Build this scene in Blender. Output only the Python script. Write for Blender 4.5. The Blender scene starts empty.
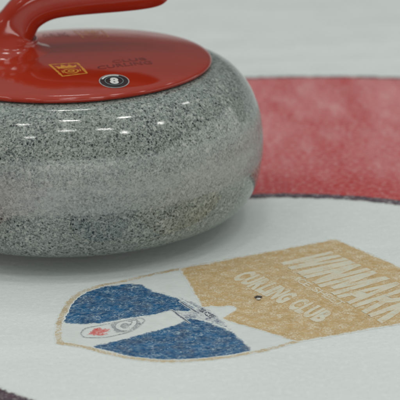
import bpy, bmesh, math, random
from mathutils import Vector, Matrix, noise
from mathutils.geometry import tessellate_polygon
R = math.radians
sc = bpy.context.scene
C = sc.collection
random.seed(8)

# ------------------------------------------------------------------ helpers
def link(name, bm, mat, parent=None, smooth=True, mats=None):
    me = bpy.data.meshes.new(name)
    bmesh.ops.recalc_face_normals(bm, faces=bm.faces)
    bm.to_mesh(me); bm.free()
    if mat: me.materials.append(mat)
    for p in me.polygons: p.use_smooth = smooth
    o = bpy.data.objects.new(name, me); C.objects.link(o)
    if parent: o.parent = parent
    return o

def up_faces(bm):
    for f in bm.faces:
        f.normal_update()
        if f.normal.z < 0: f.normal_flip()

def feather(bm, w, side=None):
    """a thin skirt round every outline whose 'fade' value runs from 1 to 0, so that paint peters out"""
    up_faces(bm)
    lay = bm.verts.layers.float.new('fade')
    for v in bm.verts: v[lay] = 1.
    edges = [e for e in bm.edges if e.is_boundary]
    nrm = {}; info = []
    for e in edges:
        f = e.link_faces[0]; a, b = e.verts
        d = b.co-a.co; n = Vector((d.y, -d.x, 0))
        if n.length < 1e-9: continue
        n.normalize()
        if n.dot(f.calc_center_median()-(a.co+b.co)/2) > 0: n = -n
        if side and side*(a.co.length-FR[0]) < 0: continue
        info.append((a, b))
        for v in (a, b): nrm[v] = nrm.get(v, Vector())+n
    new = {}
    for v, n in nrm.items():
        n = n.normalized() if n.length > 1e-6 else Vector((1, 0, 0))
        q = bm.verts.new(v.co+n*w+Vector((0, 0, -.002*w*(.3+random.random())))); q[lay] = 0.; new[v] = q
    for a, b in info:
        try: bm.faces.new((a, b, new[b], new[a]))
        except ValueError: pass
    up_faces(bm)

FR = [0]
def link_flat(name, bm, mat, parent=None, label=None, soft=0, side=None):
    if soft: feather(bm, soft, side)
    me = bpy.data.meshes.new(name)
    up_faces(bm); bm.to_mesh(me); bm.free()
    me.materials.append(mat)
    o = bpy.data.objects.new(name, me); C.objects.link(o)
    if parent: o.parent = parent
    if label: o['label'] = label
    return o

def jitter(pts, step=.0007, amp=.0006, seed=0., closed=True, freq=900):
    """resample an outline finely and roughen it the way brushed paint edges are rough"""
    out = []
    n = len(pts)
    for i in range(n if closed else n-1):
        a = Vector(pts[i]).to_2d(); b = Vector(pts[(i+1) % n]).to_2d()
        d = b-a; L = d.length
        if L < 1e-7: continue
        nr = Vector((-d.y, d.x))/L
        k = max(1, int(L/step))
        for j in range(k):
            p = a+d*(j/k)
            w = noise.noise(Vector((p.x*freq, p.y*freq, seed)))*amp + noise.noise(Vector((p.x*160, p.y*160, seed+7)))*amp*1.2
            out.append(p+nr*w)
    return out

def mm(l): return [(x/1000, y/1000) for x, y in l]

def poly_bm(pts, z, bm=None, thick=0):
    bm = bm or bmesh.new()
    vs = [bm.verts.new((p[0], p[1], z)) for p in pts]
    for t in tessellate_polygon([[Vector((p[0], p[1], 0)) for p in pts]]):
        try: bm.faces.new([vs[i] for i in t])
        except ValueError: pass
    return bm

def ribbon_bm(pts, w, z, closed=True, amp=.0004, step=.001, seed=0., bm=None, wvar=.25):
    bm = bm or bmesh.new()
    p = jitter(pts, step, amp, seed, closed)
    n = len(p); rows = []
    for i in range(n):
        a = p[i-1] if (closed or i > 0) else p[i]; b = p[(i+1) % n] if (closed or i < n-1) else p[i]
        d = (b-a)
        if d.length < 1e-9: d = Vector((1, 0))
        d.normalize(); nr = Vector((-d.y, d.x))
        ww = w*.5*(1+wvar*2*noise.noise(Vector((p[i].x*300, p[i].y*300, seed+3))))
        rows.append((bm.verts.new((*(p[i]+nr*ww), z)), bm.verts.new((*(p[i]-nr*ww), z))))
    for i in range(n if closed else n-1):
        a, b = rows[i], rows[(i+1) % n]
        bm.faces.new((a[0], a[1], b[1], b[0]))
    return bm

def text_pts(body, bold=.02, spacing=1.0):
    cu = bpy.data.curves.new('t', 'FONT'); cu.body = body; cu.size = 1; cu.offset = bold
    cu.space_character = spacing; cu.resolution_u = 4
    o = bpy.data.objects.new('t', cu); C.objects.link(o)
    dg = bpy.context.evaluated_depsgraph_get(); dg.update()
    me = bpy.data.meshes.new_from_object(o.evaluated_get(dg))
    bm = bmesh.new(); bm.from_mesh(me)
    bpy.data.objects.remove(o); bpy.data.curves.remove(cu); bpy.data.meshes.remove(me)
    bmesh.ops.triangulate(bm, faces=bm.faces)
    xs = [v.co.x for v in bm.verts]; ys = [v.co.y for v in bm.verts]
    x0, x1, y0, y1 = min(xs), max(xs), min(ys), max(ys)
    for v in bm.verts: v.co.x = (v.co.x-x0)/(x1-x0); v.co.y = (v.co.y-y0)/(y1-y0); v.co.z = 0
    return bm

BLOCK = {
 'I': [[(0, 0), (1, 0), (1, 1), (0, 1)]],
 'W': [[(0, 1), (.18, 0), (.40, 0), (.50, .52), (.60, 0), (.82, 0), (1, 1), (.80, 1), (.70, .36), (.59, 1), (.41, 1), (.30, .36), (.20, 1)]],
 'M': [[(0, 0), (0, 1), (.28, 1), (.5, .42), (.72, 1), (1, 1), (1, 0), (.77, 0), (.77, .62), (.60, .12), (.40, .12), (.23, .62), (.23, 0)]],
 'N': [[(0, 0), (0, 1), (.30, 1), (.70, .42), (.70, 1), (1, 1), (1, 0), (.70, 0), (.30, .58), (.30, 0)]],
 'A': [[(0, 0), (.34, 1), (.66, 1), (1, 0), (.74, 0), (.68, .2), (.32, .2), (.26, 0)], [(.39, .40), (.61, .40), (.5, .76)]],
 'R': [[(0, 0), (0, 1), (.62, 1), (.86, .92), (.95, .72), (.88, .52), (.72, .44), (1, 0), (.70, 0), (.48, .38), (.28, .38), (.28, 0)], [(.28+.001, .58), (.55, .58), (.66, .68), (.62, .78), (.52, .82), (.28+.001, .82)]],
 'K': [[(0, 0), (0, 1), (.28, 1), (.28, .60), (.64, 1), (.98, 1), (.56, .55), (1, 0), (.66, 0), (.38, .40), (.28, .30), (.28, 0)]]}
def block_bm(ch):
    loops = []
    for lp in BLOCK[ch]:
        o = []
        for i, p in enumerate(lp):
            a, b = Vector(p), Vector(lp[(i+1) % len(lp)]); k = max(1, int((b-a).length/.04))
            o += [Vector((*a.lerp(b, j/k), 0)) for j in range(k)]
        loops.append(o)
    bm = bmesh.new(); vs = [bm.verts.new(v) for lp in loops for v in lp]
    for t in tessellate_polygon(loops): bm.faces.new([vs[i] for i in t])
    return bm

def warp(bm, q, z):
    """unit square to quad: q = baseline start, baseline end, top start, top end"""
    a, b, c, d = [Vector((x/1000, y/1000)) for x, y in q]
    for v in bm.verts:
        u, t = v.co.x, v.co.y
        p = (a*(1-u)+b*u)*(1-t)+(c*(1-u)+d*u)*t
        v.co = (p.x, p.y, z(p) if callable(z) else z)
    return bm

def lathe(prof, n=256, bm=None):
    bm = bm or bmesh.new(); rings = []
    for r, z in prof:
        if r < 1e-6: rings.append([bm.verts.new((0, 0, z))])
        else: rings.append([bm.verts.new((r*math.cos(2*math.pi*i/n), r*math.sin(2*math.pi*i/n), z)) for i in range(n)])
    for a, b in zip(rings, rings[1:]):
        for i in range(n):
            j = (i+1) % n
            if len(a) == 1: bm.faces.new((a[0], b[i], b[j]))
            elif len(b) == 1: bm.faces.new((a[i], a[j], b[0]))
            else: bm.faces.new((a[i], a[j], b[j], b[i]))
    return bm

def catmull(pts, k=8):
    out = []
    n = len(pts)
    for i in range(n-1):
        p0 = Vector(pts[max(i-1, 0)]); p1 = Vector(pts[i]); p2 = Vector(pts[i+1]); p3 = Vector(pts[min(i+2, n-1)])
        for j in range(k):
            t = j/k
            out.append(.5*((2*p1)+(p2-p0)*t+(2*p0-5*p1+4*p2-p3)*t*t+(3*p1-p0-3*p2+p3)*t**3))
    out.append(Vector(pts[-1]))
    return out

def field_bm(pts, z, seed, amp=.0006):
    return poly_bm(jitter(pts, .0006, amp, seed), z)

# ------------------------------------------------------------------ materials
class NT:
    def __init__(s, name):
        s.m = bpy.data.materials.new(name); s.m.use_nodes = True
        s.t = s.m.node_tree; s.b = s.t.nodes['Principled BSDF']
        s.co = s.n('ShaderNodeTexCoord').outputs['Object']
    def n(s, k): return s.t.nodes.new(k)
    def l(s, a, b): s.t.links.new(a, b)
    def inp(s, sock, v):
        if hasattr(v, 'is_linked') or isinstance(v, bpy.types.NodeSocket): s.l(v, sock)
        else: sock.default_value = v
    def noise(s, scale, detail=3, rough=.55, vec=None, dist=0):
        x = s.n('ShaderNodeTexNoise'); x.inputs['Scale'].default_value = scale
        x.inputs['Detail'].default_value = detail; x.inputs['Roughness'].default_value = rough
        x.inputs['Distortion'].default_value = dist
        s.l(vec or s.co, x.inputs['Vector']); return x.outputs['Fac']
    def voro(s, scale, vec=None, feat='F1'):
        x = s.n('ShaderNodeTexVoronoi'); x.feature = feat; x.inputs['Scale'].default_value = scale
        s.l(vec or s.co, x.inputs['Vector']); return x
    def map(s, sc=(1, 1, 1), rot=(0, 0, 0), vec=None):
        x = s.n('ShaderNodeMapping'); x.inputs['Scale'].default_value = sc; x.inputs['Rotation'].default_value = rot
        s.l(vec or s.co, x.inputs['Vector']); return x.outputs[0]
    def ramp(s, f, stops, interp='LINEAR'):
        x = s.n('ShaderNodeValToRGB'); x.color_ramp.interpolation = interp; e = x.color_ramp.elements
        while len(e) < len(stops): e.new(.5)
        for k, (p, c) in enumerate(stops):
            e[k].position = p; e[k].color = (c, c, c, 1) if not hasattr(c, '__len__') else (*c, 1)
        s.l(f, x.inputs[0]); return x.outputs[0]
    def mix(s, f, a, b, mode='MIX'):
        x = s.n('ShaderNodeMix'); x.data_type = 'RGBA'; x.blend_type = mode
        for sock, v in ((x.inputs[0], f), (x.inputs[6], a), (x.inputs[7], b)):
            if isinstance(v, bpy.types.NodeSocket): s.l(v, sock)
            else: sock.default_value = v if not hasattr(v, '__len__') else (*v, 1)
        return x.outputs[2]
    def math(s, op, a, b=0.):
        x = s.n('ShaderNodeMath'); x.operation = op
        for sock, v in ((x.inputs[0], a), (x.inputs[1], b)):
            if isinstance(v, bpy.types.NodeSocket): s.l(v, sock)
            else: sock.default_value = v
        return x.outputs[0]
    def bump(s, h, strength=.1, dist=.001):
        x = s.n('ShaderNodeBump'); x.inputs['Strength'].default_value = strength; x.inputs['Distance'].default_value = dist
        s.l(h, x.inputs['Height']); s.l(x.outputs[0], s.b.inputs['Normal']); return x.outputs[0]
    def set(s, **k):
        for a, v in k.items():
            sock = s.b.inputs[a.replace('_', ' ')]
            if isinstance(v, bpy.types.NodeSocket): s.l(v, sock)
            else: sock.default_value = v if not (hasattr(v, '__len__') and len(v) == 3 and sock.type == 'RGBA') else (*v, 1)

FROST = (.735, .785, .775)
def ice_finish(s, pebble=.24):
    """pebbled, slightly glossy frozen surface shared by bare ice and the paint seen through it"""
    h = s.math('ADD', s.math('MULTIPLY', s.noise(150, 2), 1.0), s.math('MULTIPLY', s.noise(620, 2), .35))
    s.bump(h, pebble, .0012)
    rg = s.ramp(s.noise(24, 3), [(.3, .22), (.7, .34)])
    s.set(Roughness=rg, IOR=1.31)

def mat_ice():
    s = NT('ice')
    c = s.mix(s.ramp(s.noise(5.5, 4, .6), [(.32, 0), (.7, 1)]), (.735, .782, .770), (.785, .822, .805))
    streak = s.noise(7, 4, .6, s.map((.35, 3.2, 1), (0, 0, R(-28))), .6)
    c = s.mix(s.ramp(streak, [(.50, 0), (.72, .5)]), c, (.87, .885, .865))
    sp = s.noise(430, 6, .8)
    c = s.mix(s.ramp(sp, [(.34, .5), (.50, 0)]), c, (.60, .66, .66))
    c = s.mix(s.ramp(s.noise(210, 5, .75), [(.52, 0), (.68, .6)]), c, (.88, .90, .89))
    s.set(Base_Color=c); ice_finish(s); return s.m

def mat_paint(name, col, dark, wear=.5, fine=560, alt=None, pale=FROST, thin=0., under=(.722, .768, .750)):
    """colour sprayed on the ice and flooded over; frost crystals show through as pale flecks"""
    s = NT(name)
    c = s.mix(s.ramp(s.noise(95, 3, .6), [(.38, 0), (.64, 1)]), col, dark)
    if alt: c = s.mix(s.ramp(s.noise(60, 3, .65, s.map((1, 1, 1), (0, 0, .7))), [(.5, 0), (.66, .75)]), c, alt)
    a = s.math('ADD', s.math('MULTIPLY', s.noise(fine*1.35, 6, .8), .70), s.math('MULTIPLY', s.noise(120, 3, .6), .30))
    c = s.mix(s.ramp(a, [(.585-wear*.12, 0), (.665-wear*.12, .92)]), c, pale)
    c = s.mix(s.ramp(s.noise(300, 2, .5), [(.4, .0), (.75, .28)]), c, pale)
    at = s.n('ShaderNodeAttribute'); at.attribute_name = 'fade'
    nz = s.math('ADD', s.math('MULTIPLY', s.noise(fine*1.2, 6, .8), .75), s.math('MULTIPLY', s.noise(90, 3, .6), .55))
    al = s.ramp(s.math('ADD', at.outputs['Fac'], s.math('MULTIPLY', s.math('SUBTRACT', nz, .64+thin), 2.6)), [(.22, 0), (.72, 1)])
    s.set(Base_Color=s.mix(al, under, c)); ice_finish(s); return s.m

def mat_ring():
    s = NT('red_paint')
    # darker clean red near the inner edge, cloudy scraped pink further out
    sep = s.n('ShaderNodeSeparateXYZ'); s.l(s.co, sep.inputs[0])
    ln = s.n('ShaderNodeVectorMath'); ln.operation = 'LENGTH'; s.l(s.co, ln.inputs[0])
    rad = s.math('ADD', ln.outputs['Value'], s.math('MULTIPLY', s.math('SUBTRACT', s.noise(16, 4, .6, s.map((1, .45, 1))), .5), .11))
    base = s.mix(s.noise(60, 3), (.44, .026, .032), (.54, .052, .054))
    haze = s.ramp(rad, [(.268, .06), (.300, .42), (.42, .60), (.50, .70), (.60, .55)])
    cl = s.ramp(s.noise(16, 6, .70, s.map((1.15, .30, 1), (0, 0, R(22))), .5), [(.37, 0), (.62, 1)])
    f = s.math('MULTIPLY', haze, s.math('ADD', .06, s.math('MULTIPLY', cl, 1.0)))
    c = s.mix(s.math('MULTIPLY', f, .70), base, (.78, .38, .39))
    st = s.ramp(s.noise(34, 5, .68, s.map((1.6, .5, 1), (0, 0, R(28)))), [(.50, 0), (.72, .5)])
    c = s.mix(s.math('MULTIPLY', st, haze), c, (.82, .60, .58))
    fl = s.ramp(s.noise(230, 7, .85), [(.50, 0), (.62, .55)])
    c = s.mix(fl, c, (.80, .60, .56))
    s.set(Base_Color=c); ice_finish(s); return s.m

def mat_granite(band):
    s = NT('granite_band' if band else 'granite')
    wv = s.n('ShaderNodeTexNoise'); wv.inputs['Scale'].default_value = 700; wv.inputs['Detail'].default_value = 4; wv.inputs['Roughness'].default_value = .7; s.l(s.co, wv.inputs['Vector'])
    va = s.n('ShaderNodeVectorMath'); va.operation = 'MULTIPLY_ADD'
    s.l(wv.outputs['Color'], va.inputs[0]); va.inputs[1].default_value = (.0026,)*3; s.l(s.co, va.inputs[2])
    w = va.outputs[0]
    v1 = s.voro(1200, w); v2 = s.voro(820, w); v4 = s.voro(500, w)
    r1 = s.n('ShaderNodeSeparateColor'); s.l(v1.outputs['Color'], r1.inputs[0])
    r2 = s.n('ShaderNodeSeparateColor'); s.l(v2.outputs['Color'], r2.inputs[0])
    r4 = s.n('ShaderNodeSeparateColor'); s.l(v4.outputs['Color'], r4.inputs[0])
    c = s.ramp(r1.outputs[0], [(0, (.115, .145, .138)), (.35, (.205, .245, .228)), (.7, (.28, .325, .30)), (1, (.41, .45, .42))])
    dens = s.math('MULTIPLY', s.math('SUBTRACT', s.noise(34, 4, .6), .5), .55)
    dk = s.ramp(s.math('SUBTRACT', r2.outputs[0], dens), [(.265, 1), (.335, 0)])
    dk = s.math('MULTIPLY', dk, s.ramp(v2.outputs['Distance'], [(.40, 1), (.68, .2)]))
    c = s.mix(s.math('MULTIPLY', dk, .88), c, (.032, .046, .050))
    dk2 = s.math('MULTIPLY', s.ramp(r4.outputs[0], [(.09, 1), (.11, 0)]), s.ramp(v4.outputs['Distance'], [(.36, 1), (.52, 0)]))
    c = s.mix(dk2, c, (.014, .020, .022))
    lt = s.ramp(r4.outputs[1], [(.93, 0), (.96, .6)])
    c = s.mix(lt, c, (.50, .53, .49))
    c = s.mix(s.ramp(s.noise(12, 3), [(.42, 0), (.7, .20)]), c, (.20, .235, .19))
    sep = s.n('ShaderNodeSeparateXYZ'); s.l(s.co, sep.inputs[0])
    # hammered striking band: bruised, frosted, paler; crisp ground lower limit, worn upper limit
    z = s.math('ADD', sep.outputs[2], s.math('MULTIPLY', s.math('SUBTRACT', s.noise(30, 4, .65), .5), .010))
    zn = s.math('MULTIPLY', z, 1/.14)
    f = s.ramp(zn, [(.35, 0), (.385, .36), (.44, .50), (.50, .62), (.56, .36), (.645, .30), (.672, .0)])
    sm = s.ramp(s.noise(44, 4, .65, s.map((1, 1, 2.6))), [(.3, .55), (.65, 1)])
    f = s.math('MULTIPLY', f, sm)
    c = s.mix(f, c, (.44, .475, .47))
    rg = s.math('ADD', .09, s.math('MULTIPLY', f, .95))
    s.set(Base_Color=c, Roughness=rg, IOR=1.52)
    s.bump(s.math('ADD', s.math('MULTIPLY', s.noise(1100, 2), s.math('ADD', .16, f)), s.math('MULTIPLY', s.noise(60, 2), .10)), .20, .0005)
    return s.m

def mat_plastic():
    s = NT('red_plastic')
    c = s.mix(s.ramp(s.noise(14, 3), [(.35, 0), (.7, 1)]), (.30, .021, .0070), (.36, .028, .0100))
    sc_ = s.noise(95, 5, .75, s.map((.25, 6, 1), (0, 0, .5)))
    c = s.mix(s.ramp(sc_, [(.60, 0), (.72, .3)]), c, (.42, .09, .07))
    rg = s.math('ADD', s.ramp(s.noise(22, 4, .65), [(.3, .06), (.7, .13)]), s.ramp(s.noise(160, 5, .8), [(.52, 0), (.75, .07)]))
    s.set(Base_Color=c, Roughness=rg, IOR=1.46, Coat_Weight=.1, Coat_Roughness=.05)
    s.bump(s.noise(45, 2), .10, .0015)
    return s.m

def mat_simple(name, a, b, rough=.4, scale=600, thr=(.4, .65), bumpy=False):
    s = NT(name)
    s.set(Base_Color=s.mix(s.ramp(s.noise(scale, 3, .6), [(thr[0], 0), (thr[1], 1)]), a, b), Roughness=rough)
    if bumpy: s.bump(s.noise(400, 3), .4, .0008)
    return s.m

M_ice = mat_ice()
M_ring = mat_ring()
M_line = mat_paint('dark_marker_line', (.030, .022, .035), (.070, .032, .050), wear=.55, fine=300, pale=(.40, .33, .36), thin=.05)
M_gold = mat_paint('gold_paint', (.575, .395, .175), (.50, .335, .14), wear=.72, fine=520, pale=(.74, .68, .52))
M_edge = mat_paint('gold_outline_paint', (.58, .46, .27), (.50, .38, .21), wear=.75, fine=520, thin=.08)
M_blue = mat_paint('blue_paint', (.005, .110, .270), (.005, .065, .17), wear=.46, fine=380, alt=(.05, .085, .16), pale=(.46, .58, .64))
M_white = mat_paint('white_paint', (.718, .763, .745), (.675, .715, .695), wear=.3)
M_letter = mat_paint('white_lettering_paint', (.66, .67, .56), (.71, .69, .57), wear=.55, pale=(.68, .56, .36), thin=.10, under=(.585, .40, .19))
M_grey = mat_paint('grey_ink', (.24, .26, .28), (.34, .36, .37), wear=.7, fine=600, thin=.07)
M_leaf = mat_paint('red_ink', (.62, .09, .08), (.70, .18, .16), wear=.6, fine=500, thin=.0)
M_ink = mat_paint('dark_blue_ink', (.07, .09, .14), (.14, .17, .22), wear=.6, fine=600, thin=.02)
M_fade = mat_paint('faded_blue_paint', (.09, .12, .20), (.16, .20, .28), wear=.8, fine=420, thin=.20)
M_gran = mat_granite(False)
M_plastic = mat_plastic()
M_yellow = mat_simple('gold_print', (.62, .29, .035), (.46, .15, .022), .3, 260, (.45, .7))
M_yellow_worn = mat_simple('worn_gold_print', (.40, .15, .030), (.29, .04, .018), .3, 330, (.40, .62))
M_dkprint = mat_simple('dark_print', (.11, .018, .015), (.24, .024, .016), .32, 420, (.42, .6))
M_black = mat_simple('black_vinyl', (.010, .016, .020), (.022, .032, .036), .25)
M_wprint = mat_simple('white_print', (.72, .74, .72), (.62, .65, .64), .3)
M_rimgrey = mat_simple('grey_print', (.30, .33, .33), (.44, .47, .46), .3)
M_teal = mat_simple('pale_teal_print', (.16, .24, .25), (.22, .30, .30), .3)
M_debris = mat_simple('dark_grit', (.03, .028, .022), (.09, .08, .06), .5, 900, (.4, .6), True)
M_highlight = mat_simple('grit_highlight', (.55, .56, .54), (.66, .67, .65), .2, 900)

# ------------------------------------------------------------------ the ice and the house rings
RC = (.1386, -.1828)                       # centre of the rings
RI, RO = .2315, .6030
def disc_sheet(r0, r1, z, n=720, rows=1, amp=0, seed=0):
    bm = bmesh.new(); rr = []
    for k in range(rows+1):
        r = r0+(r1-r0)*k/rows; ring = []
        for i in range(n):
            a = 2*math.pi*i/n
            e = 0
            if amp and k in (0, rows): e = amp*(noise.noise(Vector((math.cos(a)*r*500, math.sin(a)*r*500, seed+k)))+.8*noise.noise(Vector((math.cos(a)*r*120, math.sin(a)*r*120, seed+k))))
            ring.append(bm.verts.new(((r+e)*math.cos(a), (r+e)*math.sin(a), z)))
        rr.append(ring)
    for a, b in zip(rr, rr[1:]):
        for i in range(n):
            j = (i+1) % n; bm.faces.new((a[i], a[j], b[j], b[i]))
    return bm

bm = bmesh.new()
bmesh.ops.create_grid(bm, x_segments=60, y_segments=60, size=14)
ice = link_flat('ice_sheet', bm, M_ice); ice['kind'] = 'structure'; ice.location = (0, 5, 0)

def ring_obj(name, r0, r1, z, mat, amp, n=1400, rows=1, soft=0, side=None, bulge=0):
    FR[0] = (r0+r1)/2
    bm = disc_sheet(r0, r1, z, n, rows, amp, r0*37)
    for v in bm.verts:      # the marker line was laid on thicker in one stretch
        if bulge and v.co.length > FR[0]:
            a = math.degrees(math.atan2(v.co.y, v.co.x)) % 360
            v.co.xy *= 1+bulge*math.exp(-((a-221)/16)**2)/v.co.length
        elif bulge:
            a = math.degrees(math.atan2(v.co.y, v.co.x)) % 360
            v.co.xy *= 1+.0045*math.exp(-((a-221)/16)**2)/v.co.length
    FR[0] = (r0+r1)/2
    o = link_flat(name, bm, mat, soft=soft, side=side); o.location = (RC[0], RC[1], 0); o['kind'] = 'structure'; return o
ring_obj('red_ring', RI, RO, .00002, M_ring, .0009)
ring_obj('inner_ring_line', RI-.0026, RI+.0070, .00006, M_line, .0012, 2600, soft=.0045, side=-1, bulge=.013)
ring_obj('outer_ring_line', RO-.0012, RO+.0022, .00006, M_line, .0014, 2600, soft=.006, side=1)

# ------------------------------------------------------------------ painted shield in the ice
logo = bpy.data.objects.new('painted_shield', None); C.objects.link(logo)
LO = Vector((.115, -.19, 0)); logo.location = LO
logo['label'] = 'worn gold, blue and white shield painted in the ice in front of the stone'
logo['category'] = 'painted emblem'
def survey(x, y):
    # plan coordinates measured with a first camera estimate, corrected for a small shear of the ground plan
    x, y = x/1000, y/1000; w = 1-.0272555*x+.0000662*y
    return Vector(((.9965971*x-.0048442*y+.0004462)/w-LO.x, (.0495786*x+.9991752*y-.0012815)/w-LO.y))
def LP(l): return [survey(x, y) for x, y in l]
def LQ(q): return [tuple(survey(x, y)*1000) for x, y in q]
nose = catmull([Vector(p) for p in [(-4.9, -256.2), (-6.8, -241), (-6.4, -213), (-2.6, -184), (5.1, -161.8), (18.0, -149), (38, -139.5), (55.2, -130.1), (79.4, -118.9)]])
under = catmull([Vector(p) for p in [(155.1, -273.9), (129.1, -288.4), (99.7, -297.2), (72, -298.6), (49.0, -292.6), (26.7, -277.5), (12, -266), (-4.9, -256.2)]])
outer = [tuple(p) for p in nose]+[(194.6, -72.6), (236.8, -141.2), (290, -228.5), (225.7, -250.6)]+[tuple(p) for p in under[:-1]]
OUT = LP(outer)
link_flat('white_field', poly_bm(jitter(OUT, .002, .0004, 1), .00002), M_white, logo, soft=.002)
# gold border line round the shield, kept just inside the field
link_flat('gold_outline', ribbon_bm(OUT, .0028, .00008, True, .0007, .0009, 3., wvar=.4), M_edge, logo, soft=.0016)
gold = [(79.4, -121.0), (194.2, -74.2), (236.0, -142.0), (288.5, -228.0), (225.7, -248.6), (155.6, -272.9), (132.1, -248.6), (107.5, -225.4),
        (111.9, -218.4), (116.2, -213.0), (118.2, -206.5), (116.0, -201.5), (110.4, -198.6), (104.5, -200.8), (98.5, -198.3), (94.2, -199.8), (92.6, -188)]
link_flat('gold_field', field_bm(LP(gold), .00010, 11), M_gold, logo, soft=.0030)
ub = [(-2.2, -217.3), (-2.4, -197.8), (0.4, -186.5), (4.8, -170.8), (11.2, -160.2), (23.2, -152.2), (37.2, -149.2), (47.6, -151.6), (55.4, -165.8), (71.1, -180.2),
      (84, -203), (81.5, -206), (68.9, -201.8), (55.7, -209.7), (38, -214), (21.2, -220.5), (9, -220)]
link_flat('blue_field', field_bm(LP(ub), .00006, 21), M_blue, logo, soft=.0042)
lb = [(20.5, -266.5), (30, -262.5), (39.1, -256.5), (55.9, -247.7), (74.4, -235.2), (84.1, -225.1), (93.6, -232.1), (103, -243.5), (110.1, -254.9), (116, -270), (120.5, -286.9),
      (99.8, -294.1), (76.0, -295.6), (57.0, -291.8), (37.8, -279.5)]
link_flat('blue_field', field_bm(LP(lb), .00006, 31), M_blue, logo, soft=.0042)
fd = [(50, -160), (62, -168), (80, -186), (95, -206), (108, -240), (112, -256), (100, -240), (84, -224), (72, -206), (62, -190)]
link_flat('faded_blue_field', poly_bm(jitter(LP(fd), .0008, .0008, 33), .00004), M_fade, logo, soft=.006)
# lettering in the gold field
def letter(body, q, bold, z, mat=M_letter, sp=0, name='lettering', parent=logo, label=None, rough=.0006, soft=.0010):
    """each capital fills a cell of its own between the base line and the top line"""
    wd = {'I': .45, 'W': 1.35, 'M': 1.25, ' ': .5, 'L': .8, 'E': .85}
    tot = sum(wd.get(c, 1) for c in body); x = 0; out = bmesh.new()
    a, b, c_, d = [Vector(p) for p in LQ(q)]
    for k, ch in enumerate(body):
        w_ = wd.get(ch, 1)
        if ch != ' ':
            u0, u1 = (x+.05*w_)/tot, (x+w_*.95)/tot
            if bold is None: bm = block_bm(ch)
            else:
                bm = text_pts(ch, bold); bmesh.ops.subdivide_edges(bm, edges=bm.edges[:], cuts=3, use_grid_fill=True)
            warp(bm, [a.lerp(b, u0), a.lerp(b, u1), c_.lerp(d, u0), c_.lerp(d, u1)], z+k*.000003)
            me = bpy.data.meshes.new('t'); bm.to_mesh(me); bm.free(); out.from_mesh(me); bpy.data.meshes.remove(me)
        x += w_
    for v in out.verts:
        p = v.co.copy(); p.z = 0
        v.co.x += rough*noise.noise(p*700); v.co.y += rough*noise.noise(p*700+Vector((9, 9, 9)))
    bmesh.ops.triangulate(out, faces=out.faces)
    return link_flat(name, out, mat, parent, label, soft=soft)
letter('WINMARK', [(148.3, -112.5), (214, -250), (189.0, -97.0), (256.5, -213.5)], None, .00015, label='large pale capitals across the top of the shield')
letter('CURLING CLUB', [(113.4, -144.6), (170.3, -243.5), (128.8, -130.0), (182.9, -226.7)], .05, .00013, label='second line of pale capitals', rough=.0005, soft=.0008)
letter('ICE SHEET', [(158.5, -154.5), (187.5, -213), (163.0, -149.0), (192.3, -207.5)], 0, .00013, label='small pale line between the two larger ones', rough=.0003, soft=.0004)
# little badge in the white band: leaf and grey block in a thin outline
badge = catmull([Vector(p) for p in [(8.5, -241.2), (11.4, -231.6), (21.3, -227.2), (35, -222), (48.8, -217.0), (51.4, -224.6), (43.5, -240.0), (34, -246.6), (24.1, -249.8), (12.0, -248.3), (8.5, -241.2)]], 5)
link_flat('crest_outline', ribbon_bm(LP([tuple(p) for p in badge[:-1]]), .0010, .00013, True, .0003, .0009, 5.), M_grey, logo, soft=.0005)
leaf = [(0, -1), (.06, -.55), (.42, -.62), (.34, -.42), (.85, -.02), (.72, .08), (.84, .42), (.5, .36), (.42, .52), (.18, .26), (.30, .80), (.13, .70), (0, 1.05)]
leaf = leaf+[(-x, y) for x, y in leaf[::-1][1:-1]]
rot = R(-64)
lp = []
for x, y in leaf:
    x2, y2 = x*6.2, y*7.2
    lp.append((20.8+x2*math.cos(rot)-y2*math.sin(rot)*1.0, -239.4+x2*math.sin(rot)*1.25+y2*math.cos(rot)*1.1))
link_flat('maple_leaf', poly_bm(jitter(LP(lp), .0009, .00012, 41), .00013), M_leaf, logo, soft=.0022)
bx = [(28.6, -226.0), (46.5, -218.8), (49.8, -229.0), (41.5, -241.5), (33.0, -242.0)]
crest = link_flat('crest_panel', poly_bm(jitter(LP(bx), .0005, .0005, 43), .00013), M_grey, logo, soft=.0008)
def strip(pts, w, z, mat, name, parent=logo, seed=0):
    return link_flat(name, ribbon_bm(LP(pts), w, z, False, .0003, .0008, seed), mat, parent, soft=.0007)
arc = [(38.5+4.6*math.cos(t)*1.0, -230.5+7.0*math.sin(t)) for t in [R(a) for a in range(40, 330, 24)]]
strip(arc, .0016, .00017, M_white, 'crest_letter', crest, 3)
strip([(45, -222), (44.5, -229), (41.5, -236)], .0012, .00017, M_white, 'crest_letter', crest, 4)
# dark lines and small lettering beside the notch of the gold field
strip([(76.5, -187.6), (81.5, -198), (86, -206), (90.6, -215.2)], .0010, .00013, M_ink, 'ink_line', logo, 5)
strip([(70.5, -203.3), (74.0, -211.0), (83.4, -232.3)], .0008, .00013, M_ink, 'ink_line', logo, 6)
letter('SCE', [(89.5, -208.5), (98.0, -225.0), (92.3, -203.6), (101.2, -220.2)], .02, .00013, M_ink, name='small_lettering', rough=.0014)

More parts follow.
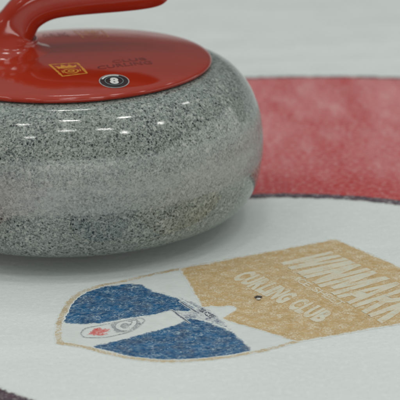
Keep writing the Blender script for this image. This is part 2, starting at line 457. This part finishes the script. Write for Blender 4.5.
# speck of grit
def blob(name, loc, s, mat, seed, label, cat):
    bm = bmesh.new(); bmesh.ops.create_icosphere(bm, subdivisions=4, radius=1)
    for v in bm.verts:
        k = 1+.45*noise.noise(v.co*1.6+Vector((seed,)*3))+.15*noise.noise(v.co*5+Vector((seed,)*3))
        v.co = Vector((v.co.x*s[0]*k, v.co.y*s[1]*k, max(v.co.z*s[2]*k, -s[2]*.5)))
    o = link(name, bm, mat); o.location = loc; o['label'] = label; o['category'] = cat; return o
blob('grit', (.1335, -.1842, .0010), (.0026, .0013, .0009), M_debris, 3., 'tiny dark chip of grit lying on the gold part of the shield', 'grit')
blob('grit_highlight', (.1334, -.1880, .0009), (.0015, .0012, .0007), M_highlight, 8., 'tiny pale blob standing in for the highlight of the dark chip', 'highlight')  # the grit's white highlight, modelled as a pale blob

# ------------------------------------------------------------------ curling stone
stone = bpy.data.objects.new('curling_stone', None); C.objects.link(stone)
stone['label'] = 'grey speckled granite curling stone with a glossy red handle'
stone['category'] = 'curling stone'
prof = [(0, .009), (.045, .009), (.058, .006), (.0625, .0008), (.066, .0), (.069, .0007), (.075, .0020), (.085, .0040), (.095, .0062), (.105, .0085), (.1135, .0104), (.120, .0127), (.1262, .0155), (.131, .0190), (.1352, .0235),
        (.139, .0300), (.1415, .0370), (.1435, .0460), (.1446, .0560), (.1449, .066), (.1443, .0775), (.1423, .0885), (.1388, .0985), (.1345, .1065), (.1292, .1135), (.1230, .1192), (.1150, .1234), (.106, .1250), (.09, .1254), (0, .1254)]
fine = catmull([Vector(p) for p in prof[4:29]], 6)
prof2 = prof[:4]+[(p[0], p[1]) for p in fine]+prof[29:]
band_lo, band_hi = .0500, .0930
lo = [p for p in prof2 if p[1] <= band_lo+1e-6 or p[0] < .1]
body = link('granite_body', lathe(prof2, 256), M_gran, stone)
bandp = [(p[0]+.00004, p[1]) for p in prof2 if band_lo-.0005 < p[1] < band_hi+.0005 and p[0] > .13]
bandp = [(bandp[0][0]-.0006, bandp[0][1]-.0008)]+bandp+[(bandp[-1][0]-.0008, bandp[-1][1]+.0008)]
band = link('striking_band', lathe(bandp, 256), M_gran, stone)
band['label'] = 'paler frosted striking band round the middle of the stone'

DP = [(0, .1400), (.03, .1396), (.05, .1386), (.07, .1366), (.085, .1345), (.10, .1318), (.105, .1302), (.1068, .1287), (.1072, .1276)]
DC = catmull([Vector(p) for p in DP], 6)
dprof = [(p[0], p[1]) for p in DC]+[(.1066, .1262), (.104, .1256), (.098, .1256)]
dprof[0] = (0, dprof[0][1])
def zdisc(rr):
    for a, b in zip(DC, DC[1:]):
        if a[0] <= rr <= b[0]: return a[1]+(b[1]-a[1])*(rr-a[0])/(b[0]-a[0]+1e-9)
    return .13
disc = link('handle_disc', lathe(dprof, 256), M_plastic, stone)

# grip: one swept body, neck flaring out on to the disc, gooseneck, straight grip with a rounded end
path = catmull([Vector(p) for p in [
    # x, z, half thickness in plane, half width, superellipse power
    (-.0560, .1300, .0740, .0660, 2.0), (-.0555, .1352, .0580, .0510, 2.0), (-.0545, .1383, .0450, .0400, 2.0), (-.0532, .1400, .0370, .0330, 2.0), (-.0517, .1424, .0295, .0272, 2.1), (-.0497, .1458, .0243, .0230, 2.2), (-.0470, .1500, .0212, .0202, 2.4), (-.0445, .1552, .0182, .0175, 2.8),
    (-.0405, .1610, .0160, .0156, 3.0), (-.0345, .1685, .0150, .0151, 3.0), (-.0260, .1745, .0147, .0150, 3.0), (-.0150, .1787, .0145, .0150, 3.0), (0, .1806, .0143, .0150, 2.8),
    (.02, .1815, .0142, .0148, 2.5), (.04, .1822, .0140, .0145, 2.4), (.056, .1828, .0134, .0140, 2.3), (.066, .1832, .0122, .0128, 2.2), (.0720, .1835, .0100, .0106, 2.1), (.0758, .1837, .0062, .0068, 2.0), (.0770, .1838, .0015, .0018, 2.0)]], 7)
bm = bmesh.new(); rings = []; NS = 64
for i, p in enumerate(path):
    a = path[max(i-1, 0)]; b = path[min(i+1, len(path)-1)]
    t = Vector((b[0]-a[0], 0, b[1]-a[1])).normalized()
    # near the foot, keep the section level so that the flare sits flat on the disc
    lv = max(0., min(1., (.1580-p[1])/.010)) if i < 60 else 0.
    t = (t*(1-lv)+Vector((0, 0, 1))*lv).normalized()
    nr = Vector((t.z, 0, -t.x)); bn = Vector((0, 1, 0)); ring = []
    for k in range(NS):
        an = 2*math.pi*k/NS; c, s_ = math.cos(an), math.sin(an); pw = 2/p[4]
        u = math.copysign(abs(c)**pw, c)*p[2]; v = math.copysign(abs(s_)**pw, s_)*p[3]
        ring.append(bm.verts.new(Vector((p[0], 0, p[1]))+nr*u+bn*v))
    rings.append(ring)
for a, b in zip(rings, rings[1:]):
    for k in range(NS):
        j = (k+1) % NS; bm.faces.new((a[k], a[j], b[j], b[k]))
bm.faces.new(rings[-1])
grip = link('grip', bm, M_plastic, stone)
grip['label'] = 'gooseneck grip rising from the left of the disc'

# prints on the disc
def on_disc(p, h): return zdisc(math.hypot(p[0], p[1]))+h
def disc_print(name, bm, mat, h, parent=disc, label=None):
    for v in bm.verts: v.co.z = on_disc(v.co, h)
    bmesh.ops.triangulate(bm, faces=bm.faces)
    return link_flat(name, bm, mat, parent, label)
def fan(cx, cy, r0, r1, a0=0, a1=360, n=96, rings=4, sx=1., sy=1.):
    bm = bmesh.new(); rr = []
    full = abs(a1-a0) >= 360
    for k in range(rings+1):
        r = r0+(r1-r0)*k/rings
        rr.append([bm.verts.new((cx+sx*r*math.cos(R(a0+(a1-a0)*i/n)), cy+sy*r*math.sin(R(a0+(a1-a0)*i/n)), 0)) for i in range(n if full else n+1)])
    for a, b in zip(rr, rr[1:]):
        for i in range(n):
            j = (i+1) % len(a)
            if full or i < n: bm.faces.new((a[i], a[j], b[j], b[i]))
    return bm
BX, BY = .0345, -.0800
bs = dict(sx=1., sy=1.12)
sticker = disc_print('number_sticker', fan(BX, BY, .0001, .0104, n=96, rings=8, **bs), M_black, .00012, label='round black sticker with a white number 8')
disc_print('sticker_edge', fan(BX, BY, .0104, .0111, rings=1, **bs), M_rimgrey, .0003, sticker)
disc_print('sticker_ring', fan(BX, BY, .0064, .0069, rings=1, **bs), M_teal, .0005, sticker)
disc_print('sticker_arc', fan(BX, BY, .0082, .0096, 70, 168, rings=1, **bs), M_wprint, .0005, sticker)
bm = text_pts('8', .05)
bmesh.ops.subdivide_edges(bm, edges=bm.edges[:], cuts=2, use_grid_fill=True)
warp(bm, [(BX*1000-2.7, BY*1000-5.6), (BX*1000+3.6, BY*1000-5.9), (BX*1000-3.5, BY*1000+5.6), (BX*1000+2.8, BY*1000+5.3)], 0)
disc_print('number', bm, M_wprint, .0005, sticker)

def quad_pt(q, u, t):
    a, b, c, d = [Vector((x/1000, y/1000)) for x, y in q]   # q: near-left, near-right, far-left, far-right
    return (a*(1-u)+b*u)*(1-t)+(c*(1-u)+d*u)*t
def emblem(q, mat, seed, name='gold_emblem', label=None):
    fr = [quad_pt(q, u, t) for u, t in ((0, 0), (1, 0), (1, 1), (0, 1))]
    bm = ribbon_bm(fr, .0015, 0, True, .0001, .0015, seed, wvar=.3)
    # crown over a ring: drawn strokes
    cr = [(.14, .56), (.22, .60), (.36, .56), (.5, .60), (.66, .56), (.82, .62), (.90, .84), (.74, .72), (.66, .92), (.52, .74), (.38, .94), (.28, .72), (.12, .86)]
    poly_bm([quad_pt(q, u, t) for u, t in cr], 0, bm)
    rg = [quad_pt(q, .5+.27*math.cos(a), .31+.18*math.sin(a)) for a in [2*math.pi*i/20 for i in range(20)]]
    ribbon_bm(rg, .0013, 0, True, .0001, .001, seed+2, bm=bm)
    rg = [quad_pt(q, .5+.11*math.cos(a), .31+.07*math.sin(a)) for a in [2*math.pi*i/12 for i in range(12)]]
    ribbon_bm(rg, .0013, 0, True, .0001, .001, seed+4, bm=bm)
    for u in (.16, .84): ribbon_bm([quad_pt(q, u, .22), quad_pt(q, u+.03, .46)], .0008, 0, False, .0001, .001, seed+5, bm=bm)
    return disc_print(name, bm, mat, .00012, label=label)
emblem([(-3.8, -70.2), (14.1, -65.2), (-14.7, -43.6), (6.2, -42.5)], M_yellow, 1., label='gold outlined emblem printed near the front of the disc')
emblem([(8.1, 33.9), (27.4, 36.7), (-2.0, 72.5), (19.8, 75.3)], M_yellow_worn, 9., label='faded gold emblem printed near the back of the disc')
def dark_text(body, q, bold=.02):
    bm = text_pts(body, bold, 1.05)
    bmesh.ops.subdivide_edges(bm, edges=bm.edges[:], cuts=2, use_grid_fill=True)
    warp(bm, q, 0)
    disc_print('dark_lettering', bm, M_dkprint, .00012, label='nearly worn away dark lettering')
dark_text('CURLING', [(22.5, -57.5), (62.5, -40.5), (20.8, -50.5), (60.5, -33.5)])
dark_text('CLUB', [(33, -42.5), (58.5, -32), (31, -36.5), (56.5, -26)])
dark_text('CURLING', [(-24, 43), (-3, 42), (-27, 62), (-8, 64)])

# ------------------------------------------------------------------ light: rows of arena lamps overhead, dim hall around
w = bpy.data.worlds.new('World'); sc.world = w; w.use_nodes = True
nt = w.node_tree; bg = nt.nodes['Background']
tc = nt.nodes.new('ShaderNodeTexCoord'); sx = nt.nodes.new('ShaderNodeSeparateXYZ'); rp = nt.nodes.new('ShaderNodeValToRGB')
nt.links.new(tc.outputs['Generated'], sx.inputs[0]); nt.links.new(sx.outputs[2], rp.inputs[0]); nt.links.new(rp.outputs[0], bg.inputs[0])
e = rp.color_ramp.elements
e[0].position = 0; e[0].color = (.44, .46, .45, 1)
e[1].position = 1; e[1].color = (.62, .655, .635, 1)
k = e.new(.12); k.color = (.10, .11, .11, 1)
k = e.new(.45); k.color = (.20, .21, .205, 1)
bg.inputs[1].default_value = 1.0
def lamp(x, y, z, sx_, sy_, p, rz=0):
    L = bpy.data.lights.new('arena_or_fill_lamp', 'AREA'); L.shape = 'RECTANGLE'; L.size = sx_; L.size_y = sy_; L.energy = p; L.color = (1, .985, .95)
    o = bpy.data.objects.new('arena_or_fill_lamp', L); C.objects.link(o); o.location = (x, y, z); o.rotation_euler = (0, 0, rz)
rl = random.Random(4)
for y, off, p in ((-3.4, 0, 17), (-.6, .9, 17), (3.2, 0, 17)):
    for x in (-5.2, -3.0, -.8, 1.4, 3.6):
        if rl.random() < .2: continue
        lamp(x+off+rl.uniform(-.6, .6), y+rl.uniform(-.9, .9), 5.6, rl.uniform(.45, .9), rl.uniform(.05, .07), .78*p*rl.uniform(.7, 1.25), rl.uniform(-.15, .15))
# unseen long panel added low in front, fills the shadow under the stone
lamp(.6, -10., 2.6, 9., 1.3, 200)
[o for o in C.objects if o.name.startswith('arena_or_fill_lamp')][-1].rotation_euler = (R(76), 0, 0)

# added fill panels, low on either side, to soften the stone's shadow
for x in (-9., 9.):
    lamp(x, .5, 2.0, 11., 3.2, 130)
    o = [o for o in C.objects if o.name.startswith('arena_or_fill_lamp')][-1]
    o.rotation_euler = (Vector((0, 0, 0))-o.location).to_track_quat('-Z', 'Y').to_euler()

# ------------------------------------------------------------------ camera
cam = bpy.data.cameras.new('camera'); co = bpy.data.objects.new('camera', cam); C.objects.link(co); sc.camera = co
r_ = Vector((0.99945022, -0.01024551, -0.03153245)); u_ = Vector((0.03315518, 0.3088471, 0.95053364)); F_ = Vector((0, 0.95105652, -0.30901699))
co.matrix_world = Matrix(((r_.x, u_.x, -F_.x, 0.09447934), (r_.y, u_.y, -F_.y, -1.64106893), (r_.z, u_.z, -F_.z, 0.54770679), (0, 0, 0, 1)))
cam.sensor_width = 36; cam.lens = 2200/400*36
cam.clip_start = .05; cam.clip_end = 200
cam.dof.use_dof = True; cam.dof.focus_distance = 1.54; cam.dof.aperture_fstop = 12

sc.render.engine = 'CYCLES'
sc.render.resolution_x = sc.render.resolution_y = 1024
sc.view_settings.view_transform = 'Standard'; sc.view_settings.look = 'None'; sc.view_settings.gamma = 1; sc.view_settings.exposure = .04
